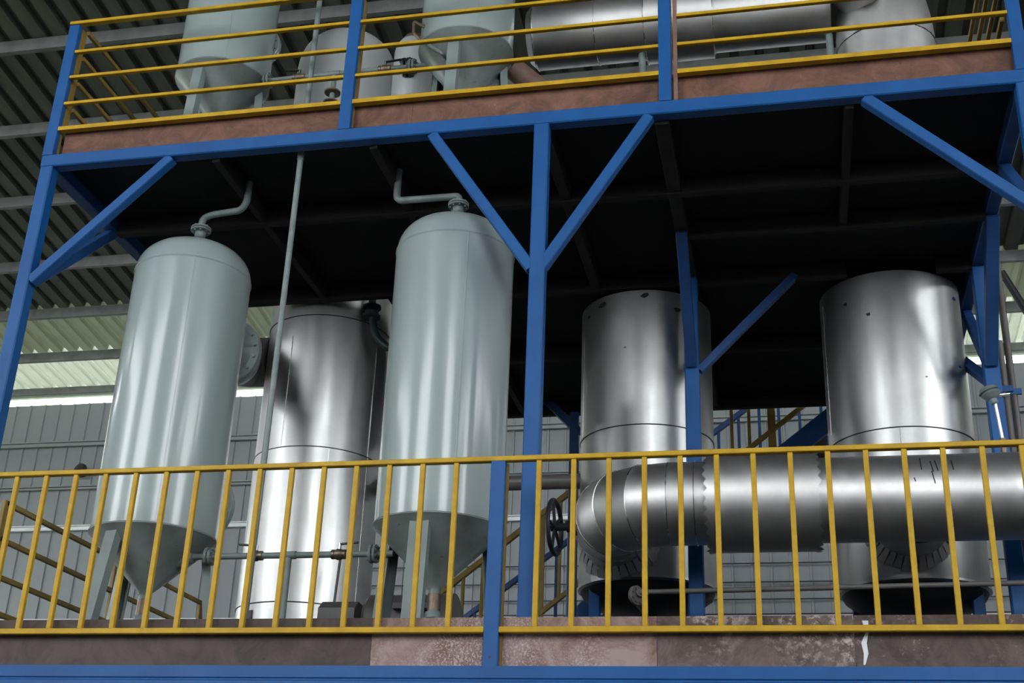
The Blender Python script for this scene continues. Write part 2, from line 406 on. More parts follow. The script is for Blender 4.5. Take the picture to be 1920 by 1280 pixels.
brace((1.60, yb, 5.73), (.65, yb, 6.63))
brace((-5.43, YB+.1, 5.68), (-5.43, 8.50, 6.61), .08, 'blue_dark', (1, 0, 0))
brace((1.665, YB+.1, 5.68), (1.665, 8.50, 6.61), .08, 'blue_dark', (1, 0, 0))
brace((-.66, 9.98, 5.74), (.17, 10.1, 6.64), .07, 'blue_dark')
brace((-.72, 9.93, 5.78), (-.72, 9.1, 6.6), .09, 'blue_dark', (1, 0, 0))
brace((1.67, 10.05, 5.72), (1.67, 9.2, 6.61), .10, 'blue_dark', (1, 0, 0))
brace((1.66, 10.15, 5.6), (1.30, 11.3, 6.6), .08, 'blue_dark')
brace((1.67, 10.15, 5.75), (1.67, 11.0, 6.61), .08, 'blue_dark', (1, 0, 0))
a = onY(1088, 812, 13.1); b = onY(950, 678, 13.1)
brace((a.x, 13.1, a.z), (b.x, 13.1, b.z), .09, 'blue_dark')

# ================================================================== guard rails
RZ = (7.975, 7.72, 7.475, 7.225)
g = thing('guardrail', (-1.9, YB+.04, 6.737), 'yellow four-rail guard on blue posts along the upper platform front', 'railing')
posts = [(-5.445, .09), (-3.04, .09), (-.686, .088), (1.66, .085)]
for i, (x, wd) in enumerate(posts):
    po = MB().bar((x, YB+.03, 6.738), (x, YB+.03, 8.02 if i else 7.965), wd, .05, (0, 1, 0), .004).build('post', 'blue', g)
    MB().box((x+wd/2-.006, YB+.056, 6.745), (x+wd/2, YB+.083, 7.006)).box((x+wd/2-.006, YB+.056, 7.006), (x+wd/2, YB+.125, 7.96)).build('post_edge_strip', 'yellow_dull', po, 0)
MB().box((-.626, YB+.012, 6.74), (-.598, YB+.05, 8.02)).build('flat_bar', 'brown_pipe', g, 0)
for i in range(3):
    x0 = posts[i][0]+posts[i][1]/2; x1 = posts[i+1][0]-posts[i+1][1]/2
    if i == 2: x0 = -.598
    for z in RZ[1:]:
        MB().bar((x0, YB+.028, z-.013), (x1, YB+.028, z-.013), .034, .026, (0, 0, 1), .003).build('rail', 'yellow', g)
    MB().prism([(-.02, 0), (.03, 0), (.03, -.034), (-.02, -.034)], (x0, YB+.028, 6.992), (x1, YB+.028, 6.992), (0, 1, 0), (0, 0, 1)).build('bottom_rail', 'yellow', g, 0)
MB().bar((-5.49, YB+.028, 7.992), (1.72, YB+.028, 7.992), .05, .03, (0, 0, 1), .004).build('top_rail', 'yellow', g)
def side_rail(x, y0, y1, zs, ys, base, label, mt='yellow_dull'):
    g = thing('guardrail', (x, y0, base), label, 'railing')
    for z in zs: MB().bar((x, y0, z), (x, y1, z), .03, .035, (0, 0, 1), .003).build('rail', mt, g)
    for y in ys: MB().bar((x, y, base), (x, y, zs[0]+.015), .03, .1, (0, 1, 0), .004).build('post', mt, g)
    return g
side_rail(-5.40, 7.585, 9.9, (7.975, 7.72, 7.475, 7.225, 6.98), (9.85,), ZU, 'dull yellow guard rail along the open left side of upper platform')
side_rail(1.60, 7.56, 9.9, (7.975, 7.72, 7.475, 7.225, 6.98), (9.85,), ZU, 'dull yellow guard rail beside silver domed vessel on upper platform')
side_rail(-5.25, 7.55, 10.75, (3.98, 3.73, 3.485, 3.25, 3.0), (7.57, 9.15, 10.72), ZF, 'dull yellow five-rail guard on lower platform running back behind a grey cone tank')

g = thing('guardrail', (-1.6, 7.0, 2.79), 'yellow railing with upright bars along the lower platform front', 'railing')
po = MB().bar((-1.655, 7.02, 2.791), (-1.655, 7.02, 3.985), .086, .05, (0, 1, 0), .004).build('post', 'blue', g)
part_label(po, 'blue post between the yellow bars')
MB().box((-1.625, 7.046, 2.80), (-1.600, 7.062, 3.98)).build('post_edge_strip', 'yellow_dull', po, 0)
MB().cyl((-1.655, 6.994, 2.84), (-1.655, 6.999, 2.84), .008, 10).build('bolt_hole', 'black', po)
MB().bar((LX0, 7.02, 4.0), (LX1, 7.02, 4.0), .05, .03, (0, 0, 1), .004).build('top_rail', 'yellow', g)
for x0, x1 in ((LX0, -1.699), (-1.611, LX1)):
    MB().bar((x0, 7.02, 2.994), (x1, 7.02, 2.994), .044, .034, (0, 0, 1), .004).build('bottom_rail', 'yellow', g)
b0 = MB().bar((-1.6, 7.02, 3.011), (-1.6, 7.02, 3.985), .03, .03, (0, 1, 0), .003).build('baluster', 'yellow', g)
bx = [-1.913-.2085*k for k in range(17)]+[-1.411+.2063*k for k in range(21)]
b0.location.x = bx[0]+1.6
for x in bx[1:]: inst(b0, (x+1.6, 0, 0), g)

# ================================================================== grey-green tanks
def lever_valve(pfx, p, ax, r, parent=None, lever=True):
    p, ax = Vector(p), Vector(ax).normalized()
    b = MB().lathe([(r*1.25, -.055), (r*1.5, -.05), (r*1.5, -.03), (r*1.3, -.03), (r*1.75, -.012), (r*1.75, .012), (r*1.3, .03), (r*1.5, .03), (r*1.5, .05), (r*1.25, .055)], p, ax, 16).build('valve_body', 'bronze', parent)
    MB().cyl(p+Vector((0, 0, r*1.2)), p+Vector((0, 0, r*1.2+.05)), .012, 10).build('valve_stem', 'alu_bright', parent)
    if lever:
        q = p+Vector((0, 0, r*1.2+.045))
        MB().bar(q, q-ax*.13+Vector((0, 0, .01)), .022, .012, (0, 0, 1), .003).build('lever', 'black', parent)
def green_tank(name, cx, cyy, r, z0, z1, zdeck, label, group, legs, man=(), cone_h=.38, dome=.265, top_noz=True, leg_w=.1, splay=.02):
    t = thing(name, (cx, cyy, zdeck), label, 'tank', group)
    c = Vector((cx, cyy, 0))
    MB().lathe([(r, z0), (r, z1)], c, seg=96, cap=False).build('shell', 'tank', t)
    pf = [(r*math.cos(a)**.62 if a < PI/2 else .001, z1+dome*math.sin(a)) for a in [PI/2*i/14 for i in range(15)]]
    pf[-1] = (.002, z1+dome)
    h = MB().lathe([(r+.002, z1-.01), (r+.006, z1)]+[(max(.002, x), z) for x, z in pf[1:]], c, seg=96, cap=False).build('domed_head', 'tank', t)
    MB().ring(c+Vector((0, 0, z1)), (0, 0, 1), r+.002, .0045, 96, 6).build('weld_seam', 'tank', h)
    k = MB().lathe([(r+.004, z0+.012), (r+.008, z0), (r-.006, z0-.01), (.05, z0-cone_h), (.045, z0-cone_h-.02)], c, seg=96, cap=False).build('cone_bottom', 'tank_cone', t)
    MB().ring(c+Vector((0, 0, z0+.012)), (0, 0, 1), r+.004, .005, 96, 6).build('weld_seam', 'tank', k)
    MB().bar(c+Vector((r*math.cos(-1.1)+.001, r*math.sin(-1.1), z0+.02)), c+Vector((r*math.cos(-1.1)+.001, r*math.sin(-1.1), z1)), .008, .005, (math.cos(-1.1), math.sin(-1.1), 0), .001).build('vertical_weld', 'tank', t)
    dp = MB().lathe([(.04, z0-cone_h+.01), (.04, z0-cone_h-.17), (.052, z0-cone_h-.17), (.052, z0-cone_h-.21), (.04, z0-cone_h-.21), (.04, z0-cone_h-.26)], c, seg=24).build('drain_pipe', 'pipe', t)
    MB().lathe([(.043, z0-cone_h-.05), (.043, z0-cone_h-.16)], c, seg=24, cap=False).build('drain_collar', 'bronze', dp)
    for a in legs:
        d = Vector((math.cos(a), math.sin(a), 0)); s = Vector((-d.y, d.x, 0))
        ptop, pbot = c+d*(r-.045), c+d*(r+splay)
        pr = [(-leg_w/2, 0), (leg_w/2, 0), (leg_w/2, -.06), (leg_w/2-.01, -.06), (leg_w/2-.01, -.01), (-leg_w/2+.01, -.01), (-leg_w/2+.01, -.06), (-leg_w/2, -.06)]
        m = MB().prism(pr, pbot+Vector((0, 0, zdeck+.012)), ptop+Vector((0, 0, z0+.015)), s, d)
        L = m.build('leg', 'leg', t, 20)
        MB().box(pbot+Vector((-.08, -.08, zdeck)), pbot+Vector((.08, .08, zdeck+.012))).build('foot_plate', 'tank', L, 0)
    for zc, blind, ln, R in man:
        y0 = cyy+r*.85
        f = MB().cyl((cx, y0, zc), (cx, cyy+r+ln, zc), R*.78, 40).build('manway_neck', 'tank', t)
        MB().flange((cx, cyy+r+ln-.02, zc), (0, 1, 0), R, .03, 16, R*.89, .014).build('manway_flange', 'tank', f)
        if blind: MB().flange((cx, cyy+r+ln+.012, zc), (0, 1, 0), R, .028, 16, R*.89, .013).build('manway_cover', 'tank', f)
    if top_noz:
        zt = top_noz-.055
        MB().lathe([(.042, z1+dome-.03), (.042, zt)], c, seg=20).build('nozzle_neck', 'pipe', t)
        f = MB().lathe([(.042, zt-.03), (.042, zt+.05)], c, seg=20).build('top_nozzle', 'pipe', t)
        MB().flange((cx, cyy, zt+.055), (0, 0, 1), .078, .016, 8, .06, .008).build('nozzle_flange', 'pipe', f)
    return t
rd = math.radians
T1, T2 = Vector((-4.375, 8.05, 0)), Vector((-2.297, 8.05, 0))
GT = 'grey-green cone-bottomed tanks'
TK1 = green_tank('process_tank', T1.x, T1.y, .436, 3.845, 5.88, ZF, 'grey-green cone-bottomed tank below the platform, nearer its open left end', GT, (rd(-107), rd(23), rd(143)), ((5.58, False, .30, .29), (4.25, True, .17, .29)), splay=.10, top_noz=6.31)
green_tank('process_tank', T2.x, T2.y, .433, 3.865, 5.93, ZF, 'grey-green cone-bottomed tank beside the blue Y-braced column, rust-stained cone', GT, (rd(-93), rd(30), rd(166)), ((5.62, True, .12, .24), (4.25, True, .12, .24)), top_noz=6.36, leg_w=.13)
# duct from first tank's upper manway to the jacketed tank behind
ct = thing('connecting_duct', (T1.x, 8.8, 5.58), 'dark grey flanged duct joining grey tank to the jacketed tank behind it', 'duct')
MB().tube([(T1.x, 8.82, 5.58), (T1.x-.03, 8.92, 5.60), (-4.65, 9.4, 5.82), (-5.05, 10.0, 6.13), (-5.05, 10.62, 6.30), (-4.79, 10.62, 6.30)], .24, 36, .25).build('duct_pipe', 'machine', ct)
MB().flange((T1.x, 8.802, 5.58), (0, 1, 0), .29, .028, 16, .258, .013).build('duct_flange', 'tank', ct)

# vent pipes into the ceiling
def vent(T, zf, pts, label):
    v = thing('vent_pipe', (T.x, T.y, zf), label, 'pipe', 'vent pipes above the grey tanks')
    MB().flange((T.x, T.y, zf+.012), (0, 0, 1), .078, .016, 8, .06, .008).build('pipe_flange', 'pipe', v)
    MB().tube([(T.x, T.y, zf+.02)]+pts, .027, 14, .055).build('pipe_run', 'pipe', v)
vent(T1, 6.318, [(T1.x, T1.y, 6.42), (T1.x+.07, T1.y, 6.45), (-4.06, 8.05, 6.47), (-4.02, 8.05, 6.54), (-4.02, 8.05, 6.722)], 'grey vent pipe bending from tank top, elbow near open left end of platform')
vent(T2, 6.368, [(T2.x, T2.y, 6.45), (-2.79, 8.05, 6.45), (-2.79, 8.05, 6.722)], 'grey vent pipe running level then up, left of blue Y-brace')

# crossover pipe between the cones with two lever valves and a drop leg
def crossover(xa, xb, y, z, xt, zb, xv, label, drop_flange=False):
    c = thing('crossover_pipe', (xt, y, zb), label, 'pipe', 'crossover pipes between tank cones')
    MB().tube([(xa, y, z), (xb, y, z)], .022, 14).build('pipe_run', 'pipe', c)
    MB().tube([(xt, y, z), (xt, y, zb)], .022, 14).build('drop_leg', 'pipe', c)
    MB().tube([(xt-.05, y, z), (xt+.05, y, z)], .028, 14).build('tee', 'pipe', c)
    for x, s in ((xa+.14, 1), (xb-.14, -1)):
        for k in (-.014, .014): MB().flange((x+k, y, z), (1, 0, 0), .064, .02, 8, .05, .008).build('flange', 'pipe', c)
    for i, x in enumerate(xv):
        lever_valve('v', (x, y, z), (1, 0, 0) if i == 0 else (-1, 0, 0), .022, c)
    if drop_flange:
        for k in (.0, .05): MB().lathe([(.062, k), (.066, k+.003), (.066, k+.015), (.062, k+.018)], (xt, y, z-.17-k), (0, 0, -1), 24).build('drop_flange', 'bronze', c)
    return c
crossover(-4.07, -2.60, 8.05, 3.712, -3.345, ZF, (-3.59, -2.985), 'grey pipe with two bronze lever valves linking the lower tank cones')
# heavier stub on first tank's cone
MB().lathe([(.085, 0), (.075, .06), (.05, .13), (.045, .15)], (-4.20, 8.05, 3.70), (1, 0, .08), 24).build('cone_outlet', 'pipe', TK1)

# tall slim conduit
cu = onY(585, 100, 7.62)
cp = thing('conduit', (-3.40, 7.62, ZF), 'tall slim grey pipe standing between the two grey tanks', 'pipe')
MB().tube([(-3.42, 7.62, ZF), (-3.42, 7.62, 9.2)], .021, 14).build('pipe_run', 'pipe', cp)
MB().lathe([(.024, 0), (.026, .01), (.026, .06), (.024, .07)], (-3.42, 7.62, 6.60), seg=16).build('coupling', 'pipe', cp)

# ================================================================== jacketed tanks
def jacket(name, cx, cyy, r, zb, zt, seams, label, bottom='dish', legs=(), wires=()):
    t = thing(name, (cx, cyy, ZF), label, 'tank', 'aluminium jacketed tanks'); c = Vector((cx, cyy, 0))
    zs = [zb]+list(seams)+[zt]
    for i in range(len(zs)-1):
        rr = r+(.003 if i % 2 else 0)
        MB().lathe([(rr, zs[i]), (rr, zs[i+1])], c, seg=112, cap=False).build('jacket_sheet', 'alu', t)
    for z in seams: MB().ring(c+Vector((0, 0, z)), (0, 0, 1), r+.003, .005, 112, 6).build('band_wire', 'steel_dark', t)
    for a, za, zc in wires:
        d = Vector((math.cos(a), math.sin(a), 0))
        MB().bar(c+d*(r+.003)+Vector((0, 0, za)), c+d*(r+.003)+Vector((0, 0, zc)), .006, .006, d, .001).build('lap_seam', 'alu_bright', t)
    if bottom == 'dish':
        MB().lathe([(r, zb), (r-.02, zb-.02), (r*.93, zb-.06), (r*.75, zb-.14), (r*.45, zb-.19), (.002, zb-.21)], c, seg=96, cap=False).build('dished_bottom', 'steel_dark', t)
        MB().lathe([(r+.003, zb+.012), (r+.005, zb-.006), (r-.02, zb-.02)], c, seg=96, cap=False).build('rim', 'alu', t)
        MB().lathe([(.05, zb-.2), (.05, zb-.5), (.09, zb-.5), (.09, zb-.54), (.05, zb-.54), (.05, zb-.75)], c, seg=24).build('outlet', 'steel_dark', t)
    MB().lathe([(r-.004, zt-.002), (.002, zt-.001)], c, seg=96, cap=False).build('top_cover', 'steel_dark', t)
    for a in legs:
        d = Vector((math.cos(a), math.sin(a), 0))
        p = c+d*(r-.09)
        MB().bar(p+Vector((0, 0, ZF)), p+Vector((0, 0, zb-.03)), .09, .09, (0, 1, 0), .006).build('leg', 'blue', t)
    return t
A1 = (-4.225, 10.62); A2 = (-1.178, 10.63); A3 = (.969, 10.62)
rd = math.radians
t = jacket('jacketed_tank', *A1, .579, ZF, 7.4, (3.84, 5.22, 6.50), 'aluminium jacketed tank on a skirt, standing behind and between the two grey tanks', None,
       (), ((rd(-20), 3.9, 6.45), (rd(-105), 5.24, 6.3), (rd(-60), 3.9, 5.2)))
for a in (-118, -52, -86):
    d = Vector((math.cos(rd(a)), math.sin(rd(a)), 0)); q = Vector((*A1, 0))+d*.585
    MB().bar(q+Vector((0, 0, ZF+.01)), q+Vector((0, 0, 3.78)), .07, .012, d, .002).build('skirt_strap', 'steel_dark', t)
t2 = jacket('jacketed_tank', *A2, .582, 4.02, 6.56, (5.31,), 'aluminium jacketed tank behind the slim rear blue column, ragged cut top', 'dish',
       (rd(215), rd(325), rd(90)), ((rd(-155), 5.33, 6.5), (rd(-80), 4.1, 5.3)))
t3 = jacket('jacketed_tank', *A3, .588, 3.98, 6.60, (5.20,), 'aluminium jacketed tank with blue paint scraps, beside the rear column with riser pipes', 'dish',
       (rd(150), rd(335), rd(90)), ((rd(-165), 5.3, 6.5), (rd(-95), 4.1, 5.2)))
# ragged torn scraps on the jackets
def scrap(T, A, r, ang, z, sz, mt, seed):
    random.seed(seed); c = Vector((*A, 0)); vs = []
    n = 7
    for i in range(n):
        q = 2*PI*i/n; k = random.uniform(.55, 1.1)*sz
        a = ang+k*math.cos(q)/r; zz = z+k*.6*math.sin(q)
        vs.append(c+Vector((math.cos(a)*(r+.006), math.sin(a)*(r+.006), zz)))
    vs2 = [v+(c-Vector((v.x, v.y, 0))).normalized()*.004 for v in vs]
    MB().add(vs+vs2, [tuple(range(n)), tuple(range(2*n-1, n-1, -1))]+[(i, n+i, n+(i+1) % n, (i+1) % n) for i in range(n)]).build('torn_scrap', mt, T, 0)
def angz(A, r, px, py):
    """point of the jacket's front surface seen at a pixel"""
    d = ray(px, py); ox, oy = CAM.x-A[0], CAM.y-A[1]
    a = d.x**2+d.y**2; b = ox*d.x+oy*d.y; c = ox*ox+oy*oy-r*r
    D = b*b-a*c
    tt = (-b-math.sqrt(max(D, 0)))/a; p = CAM+d*tt
    return math.atan2(p.y-A[1], p.x-A[0]), p.z
for (px, py, sz, mt, T, A, r) in ((1585, 571, .022, 'steel_dark', t3, A3, .59), (1628, 589, .026, 'steel_dark', t3, A3, .59), (1788, 560, .04, 'blue', t3, A3, .59), (1800, 688, .022, 'blue', t3, A3, .59), (1737, 706, .012, 'black', t3, A3, .59),
        (1105, 595, .03, 'steel_dark', t2, A2, .585), (1210, 553, .05, 'steel_dark', t2, A2, .585), (1172, 651, .014, 'brown_pipe', t2, A2, .585), (1130, 572, .05, 'steel_dark', t2, A2, .585), (1270, 580, .04, 'steel_dark', t2, A2, .585)):
    a, z = angz(A, r, px, py); scrap(T, A, r, a, z, sz, mt, int(px))

# ================================================================== big lower duct
DY, DZ, DR = 9.3, 4.385, .312
du = thing('insulated_duct', (.5, DY, ZF), 'large aluminium clad duct with elbow and jagged sleeve behind the yellow bars', 'duct')
def ducto(x0, x1, r, name='duct_section'):
    return MB().lathe([(r, 0), (r, x1-x0)], (x0, DY, DZ), (1, 0, 0), 80, cap=False).build(name, 'alu_duct', du)
EB = .50; BX = -1.36; EX = BX+EB
ducto(EX, -.50, DR); ducto(.16, 3.6, DR)
MB().ring((-.66, DY, DZ), (1, 0, 0), DR+.003, .004, 80, 6).build('duct_seam', 'alu_bright', du)
MB().ring((EX, DY, DZ), (1, 0, 0), DR+.003, .004, 80, 6).build('duct_seam', 'alu_bright', du)
# sleeve with a jagged rim
def jag(x0, x1, r, n=64, teeth=30):
    mb = MB(); vs = []; rings = []
    for j, (x, rr) in enumerate(((x0, r+.006), (x0+.035, r), (x1-.035, r), (x1, r+.006))):
        for i in range(n):
            q = 2*PI*i/n; k = 0
            if j == 0: k = -.026*(i % 2)-random.uniform(0, .016)
            if j == 3: k = .026*(i % 2)+random.uniform(0, .016)
            vs.append((x+k, DY+rr*math.cos(q), DZ+rr*math.sin(q)))
    fs = [(j*n+i, j*n+(i+1) % n, (j+1)*n+(i+1) % n, (j+1)*n+i) for j in range(3) for i in range(n)]
    return mb.add(vs, fs).build('jagged_sleeve', 'alu_duct', du, 25)
jag(-.555, .215, .372)
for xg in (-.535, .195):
    MB().lathe([(DR-.01, -.004), (.366, -.004), (.366, .004), (DR-.01, .004)], (xg, DY, DZ), (1, 0, 0), 64, cap=False).build('sleeve_shade_ring', 'steel_dark', du)  # dark ring painted in as the shade inside each sleeve end
# elbow of four gores turning back into the tank
NG = 4
cen = Vector((EX, DY+EB, DZ))
def gore_ring(th, r, seg=80):
    # th 0: duct axis along -x ; 90: along +y
    c = cen+Vector((-math.sin(th)*EB, -math.cos(th)*EB, 0))
    rad = Vector((-math.sin(th), -math.cos(th), 0))
    return [c+rad*(r*math.cos(2*PI*i/seg))+Vector((0, 0, r*math.sin(2*PI*i/seg))) for i in range(seg)], c, Vector((-math.cos(th), math.sin(th), 0))
for k in range(NG):
    r0, c0, a0 = gore_ring(PI/2*k/NG, DR); r1, c1, a1 = gore_ring(PI/2*(k+1)/NG, DR); n = len(r0)
    gb = MB().add(r0+r1, [(i, (i+1) % n, n+(i+1) % n, n+i) for i in range(n)]).build('elbow_gore', 'alu_duct', du)
    MB().ring(c1, a1, DR+.003, .004, 80, 6).build('gore_seam', 'alu_bright', gb)
MB().lathe([(DR, 0), (DR, .34)], (BX, DY+EB, DZ), (0, 1, 0), 80, cap=False).build('branch', 'alu_duct', du)
MB().lathe([(.28, 0), (.28, .52)], (.93, DY+.2, DZ), (0, 1, 0), 80, cap=False).build('branch', 'alu_duct', du)
def collar(x, y, r, A, Rt):
    """ring of bent tabs where a branch meets the tank jacket"""
    n = 34; m = MB()
    for i in range(n):
        a0, a1 = 2*PI*(i+.03)/n, 2*PI*(i+.97)/n; g0, g1 = 2*PI*(i+.16)/n, 2*PI*(i+.84)/n; tilt = random.uniform(-.012, .012)
        q = []
        for rr, aa in ((r+.002, g0), (r+.002, g1), (r+.075+tilt, a1), (r+.075+tilt, a0)):
            px, pz = x+rr*math.cos(aa), DZ+rr*math.sin(aa)
            dx = px-A[0]; ys = A[1]-math.sqrt(max(.0001, Rt*Rt-dx*dx)) if abs(dx) < Rt-.02 else A[1]-.15
            q.append(Vector((px, (ys-.15 if rr < r+.01 else ys-.012), pz)))
        m.add(q+[v+Vector((0, .003, 0)) for v in q], [(0, 1, 2, 3), (7, 6, 5, 4), (0, 4, 5, 1), (1, 5, 6, 2), (2, 6, 7, 3), (3, 7, 4, 0)])
    return m.build('tabbed_collar', 'alu_tab', du, 0)
collar(BX, 9.9, DR, A2, .59); collar(.93, 9.9, .28, A3, .59)
for x in (2.3,):
    MB().bar((x, DY, ZF), (x, DY, DZ-DR+.01), .08, .08, (0, 1, 0)).build('support_leg', 'blue_dark', du)

# handwheel valve on the left of the elbow
hw = thing('handwheel_valve', (-1.80, 9.72, 4.2), 'black spoked handwheel valve left of the large duct elbow', 'valve')
hc = onY(1040, 988, 9.72); ax = Vector((1, -.08, 0)).normalized()
wh = MB().ring(hc, ax, .215, .019, 48, 10).build('handwheel', 'cast', hw)
sp = MB()
t0 = Vector((0, 0, 1)); t0 = (t0-ax*t0.dot(ax)).normalized(); t1 = ax.cross(t0)
for i in range(5):
    q = 2*PI*i/5+.3; e = hc+(t0*math.cos(q)+t1*math.sin(q))*.2
    MB().tube([hc, e], .013, 8).build('spoke', 'cast', wh)
MB().cyl(hc-ax*.03, hc+ax*.14, .032, 16).build('hub_stem', 'cast', hw)
MB().lathe([(.045, .10), (.05, .12), (.05, .16), (.075, .16), (.075, .2), (.05, .2), (.05, .22)], hc, ax, 20).build('bonnet', 'cast', hw)

# thin pipe under the duct with end flange
tp = thing('steam_pipe', (0, 9.45, ZF), 'thin grey pipe with end flange running level under jacketed tanks', 'pipe')
a = onY(1200, 1110, 9.45); b = onY(1850, 1088, 9.45)
MB().tube([a, (b.x+.9, 9.45, (a.z+b.z)/2+.02)], .02, 12).build('pipe_run', 'machine', tp)
MB().flange(a+Vector((-.03, .02, -.02)), (.8, -.6, 0), .075, .03, 8, .055, .009).build('pipe_flange', 'machine', tp)
MB().tube([a, a+Vector((-.05, .1, -.02)), a+Vector((-.05, .75, .02))], .03, 12, .05).build('end_bend', 'machine', tp)
MB().tube([(b.x+.85, 9.45, (a.z+b.z)/2), (b.x+.85, 9.45, ZF)], .02, 10).build('pipe_stand', 'machine', tp)

# dark drips on the duct
def duct_hit(px, py):
    d = ray(px, py); oy, oz = CAM.y-DY, CAM.z-DZ; r = DR+.001
    a = d.y**2+d.z**2; b = oy*d.y+oz*d.z; c = oy*oy+oz*oz-r*r
    return CAM+d*((-b-math.sqrt(max(b*b-a*c, 0)))/a)
for (xa, ya, xb, yb_) in ((1724, 859, 1728, 880), (1744, 865, 1750, 884), (1752, 863, 1759, 882), (1747, 883, 1754, 906), (1783, 863, 1788, 880), (1714, 895, 1717, 902)):
    pts = [duct_hit(xa+(xb-xa)*k/5, ya+(yb_-ya)*k/5) for k in range(6)]
    MB().tube(pts, .004, 6).build('tar_drip', 'black', du)

# loose rod leaning on the jacketed tank
a, b = onY(628, 1052, 9.85), onY(613, 1190, 9.75)
rod = thing('steel_rod', (b.x, 9.75, ZF), 'thin dark steel rod leaning against the skirted jacketed tank', 'rod')
MB().tube([(b.x, 9.72, ZF), (a.x, 9.97, a.z+.04)], .012, 8).build('rod_bar', 'machine', rod)
MB().cyl((b.x, 9.72, ZF+.001), (b.x, 9.72, ZF+.03), .018, 10).build('rod_foot', 'machine', rod)

# dark pipe behind the Y column
bp = thing('background_pipe', (-2.0, 10.75, ZF), 'dark grey horizontal pipe passing behind the blue Y-braced column', 'pipe')
MB().tube([(-3.55, 10.75, 5.05), (-1.74, 10.75, 5.05)], .068, 24).build('pipe_run', 'machine', bp)
MB().tube([(-3.55, 10.75, 5.05), (-3.66, 10.75, 5.05)], .085, 24).build('pipe_collar', 'machine', bp)
# green valve hanging right of the jacketed tank
gv = thing('globe_valve', (-3.52, 10.3, 6.4), 'dark green flanged valve and bent pipe hanging from underside beside jacketed tank', 'valve')
q0 = onY(698, 560, 10.2); q1 = onY(697, 585, 10.2); q2 = onY(703, 630, 10.2); q3 = onY(730, 655, 10.2)
MB().tube([q0+Vector((0, 0, .12)), q1, q2, q3, q3+Vector((.25, 0, -.02))], .035, 14, .08).build('pipe_run', 'green_dark', gv)
MB().lathe([(.05, -.06), (.085, -.06), (.085, -.035), (.05, -.03), (.065, 0), (.05, .03), (.085, .035), (.085, .06), (.05, .06)], q1, (0, 0, 1), 20).build('valve_body', 'green_dark', gv)

# sensor on the duct
sn = thing('temperature_sensor', onY(1880, 850, DY), 'grey-headed temperature sensor with thin steel stem on the large duct', 'sensor')
sb = Vector((onY(1882, 840, DY).x, DY, DZ+DR-.01))
MB().cyl(sb, sb+Vector((0, 0, .13)), .024, 14).build('brass_fitting', 'bronze', sn)
MB().cyl(sb+Vector((0, 0, .13)), sb+Vector((-.02, 0, .40)), .012, 12).build('stem', 'alu_bright', sn)
hd = sb+Vector((-.022, 0, .40))
MB().lathe([(.02, 0), (.028, .01), (.028, .04), (.05, .05), (.072, .08), (.06, .10)], hd, (-.25, 0, 1), 20).build('sensor_head', 'pipe', sn)
MB().lathe([(.062, .10), (.075, .105), (.06, .135), (.02, .15)], hd, (-.35, 0, 1), 20).build('head_cap', 'pipe', sn)
MB().cyl(hd+Vector((.04, 0, .07)), hd+Vector((.11, 0, .075)), .018, 12).build('cable_gland', 'alu_bright', sn)

# two vertical pipes on the right and their saddle
for (qa, qb, yy, rr, lb) in (((1868, 470), (1912, 850), 10.35, .03, 'dark grey riser pipe beside a rear blue column, taller of two'), ((1878, 640), (1893, 850), 10.28, .032, 'shorter dark grey riser pipe beside a rear blue column, ending in hoop')):
    a = onY(*qa, yy); x = (a.x+onY(*qb, yy).x)/2
    rp = thing('riser_pipe', (x, yy, ZF), lb, 'pipe', 'riser pipes at the right rear column')
    MB().tube([(x, yy, ZF), (x, yy, a.z)], rr, 14).build('pipe_run', 'machine', rp)
    MB().lathe([(rr+.006, 0), (rr+.01, .01), (rr+.01, .05), (rr+.006, .06)], (x, yy, 4.6), seg=14).build('coupling', 'machine', rp)
    MB().box((x-.06, yy-.01, 5.55), (x+.06, yy-rr-.004, 5.60)).build('saddle_clamp', 'blue', rp, 0)
# dark sloping pipe at far right
dp = thing('sloping_pipe', (2.2, 11.5, ZF), 'thin black sloping pipe at the right edge under the roof', 'pipe')
a = onY(1878, 510, 11.5); b = onY(1960, 640, 11.5)
MB().tube([a, b, (b.x+.1, 11.5, ZF)], .035, 12, .1).build('pipe_run', 'black', dp)

# ================================================================== machines on the lower deck
bl = thing('blower', (-2.6, 9.0, ZF), 'low grey-brown motor housing on deck behind cone of second grey tank', 'machine')
bc = onY(766, 1140, 9.0); BZ = 3.43
MB().lathe([(.05, -.02), (.19, 0), (.215, .03), (.215, .50), (.19, .53), (.05, .56)], (bc.x-.30, 9.0, BZ), (1, 0, 0), 36).build('motor_body', 'machine', bl)
MB().box((bc.x-.04, 8.72, BZ+.06), (bc.x+.24, 8.80, BZ+.10)).build('cover_plate', 'black', bl, 0)
MB().lathe([(.04, 0), (.24, .02), (.24, .1), (.04, .12)], (bc.x+.26, 9.0, BZ-.02), (1, 0, 0), 36).build('fan_housing', 'machine', bl)
MB().box((bc.x-.22, 8.86, ZF), (bc.x+.38, 9.14, BZ-.16)).build('base_block', 'machine', bl, 0)
MB().prism([(-.12, 0), (.12, 0), (.12, .66), (.07, .73), (-.04, .74), (-.12, .68)], (bc.x-.62, 8.9, ZF), (bc.x-.34, 8.9, ZF), (0, 1, 0), (0, 0, 1)).build('terminal_box', 'machine', bl, 0)

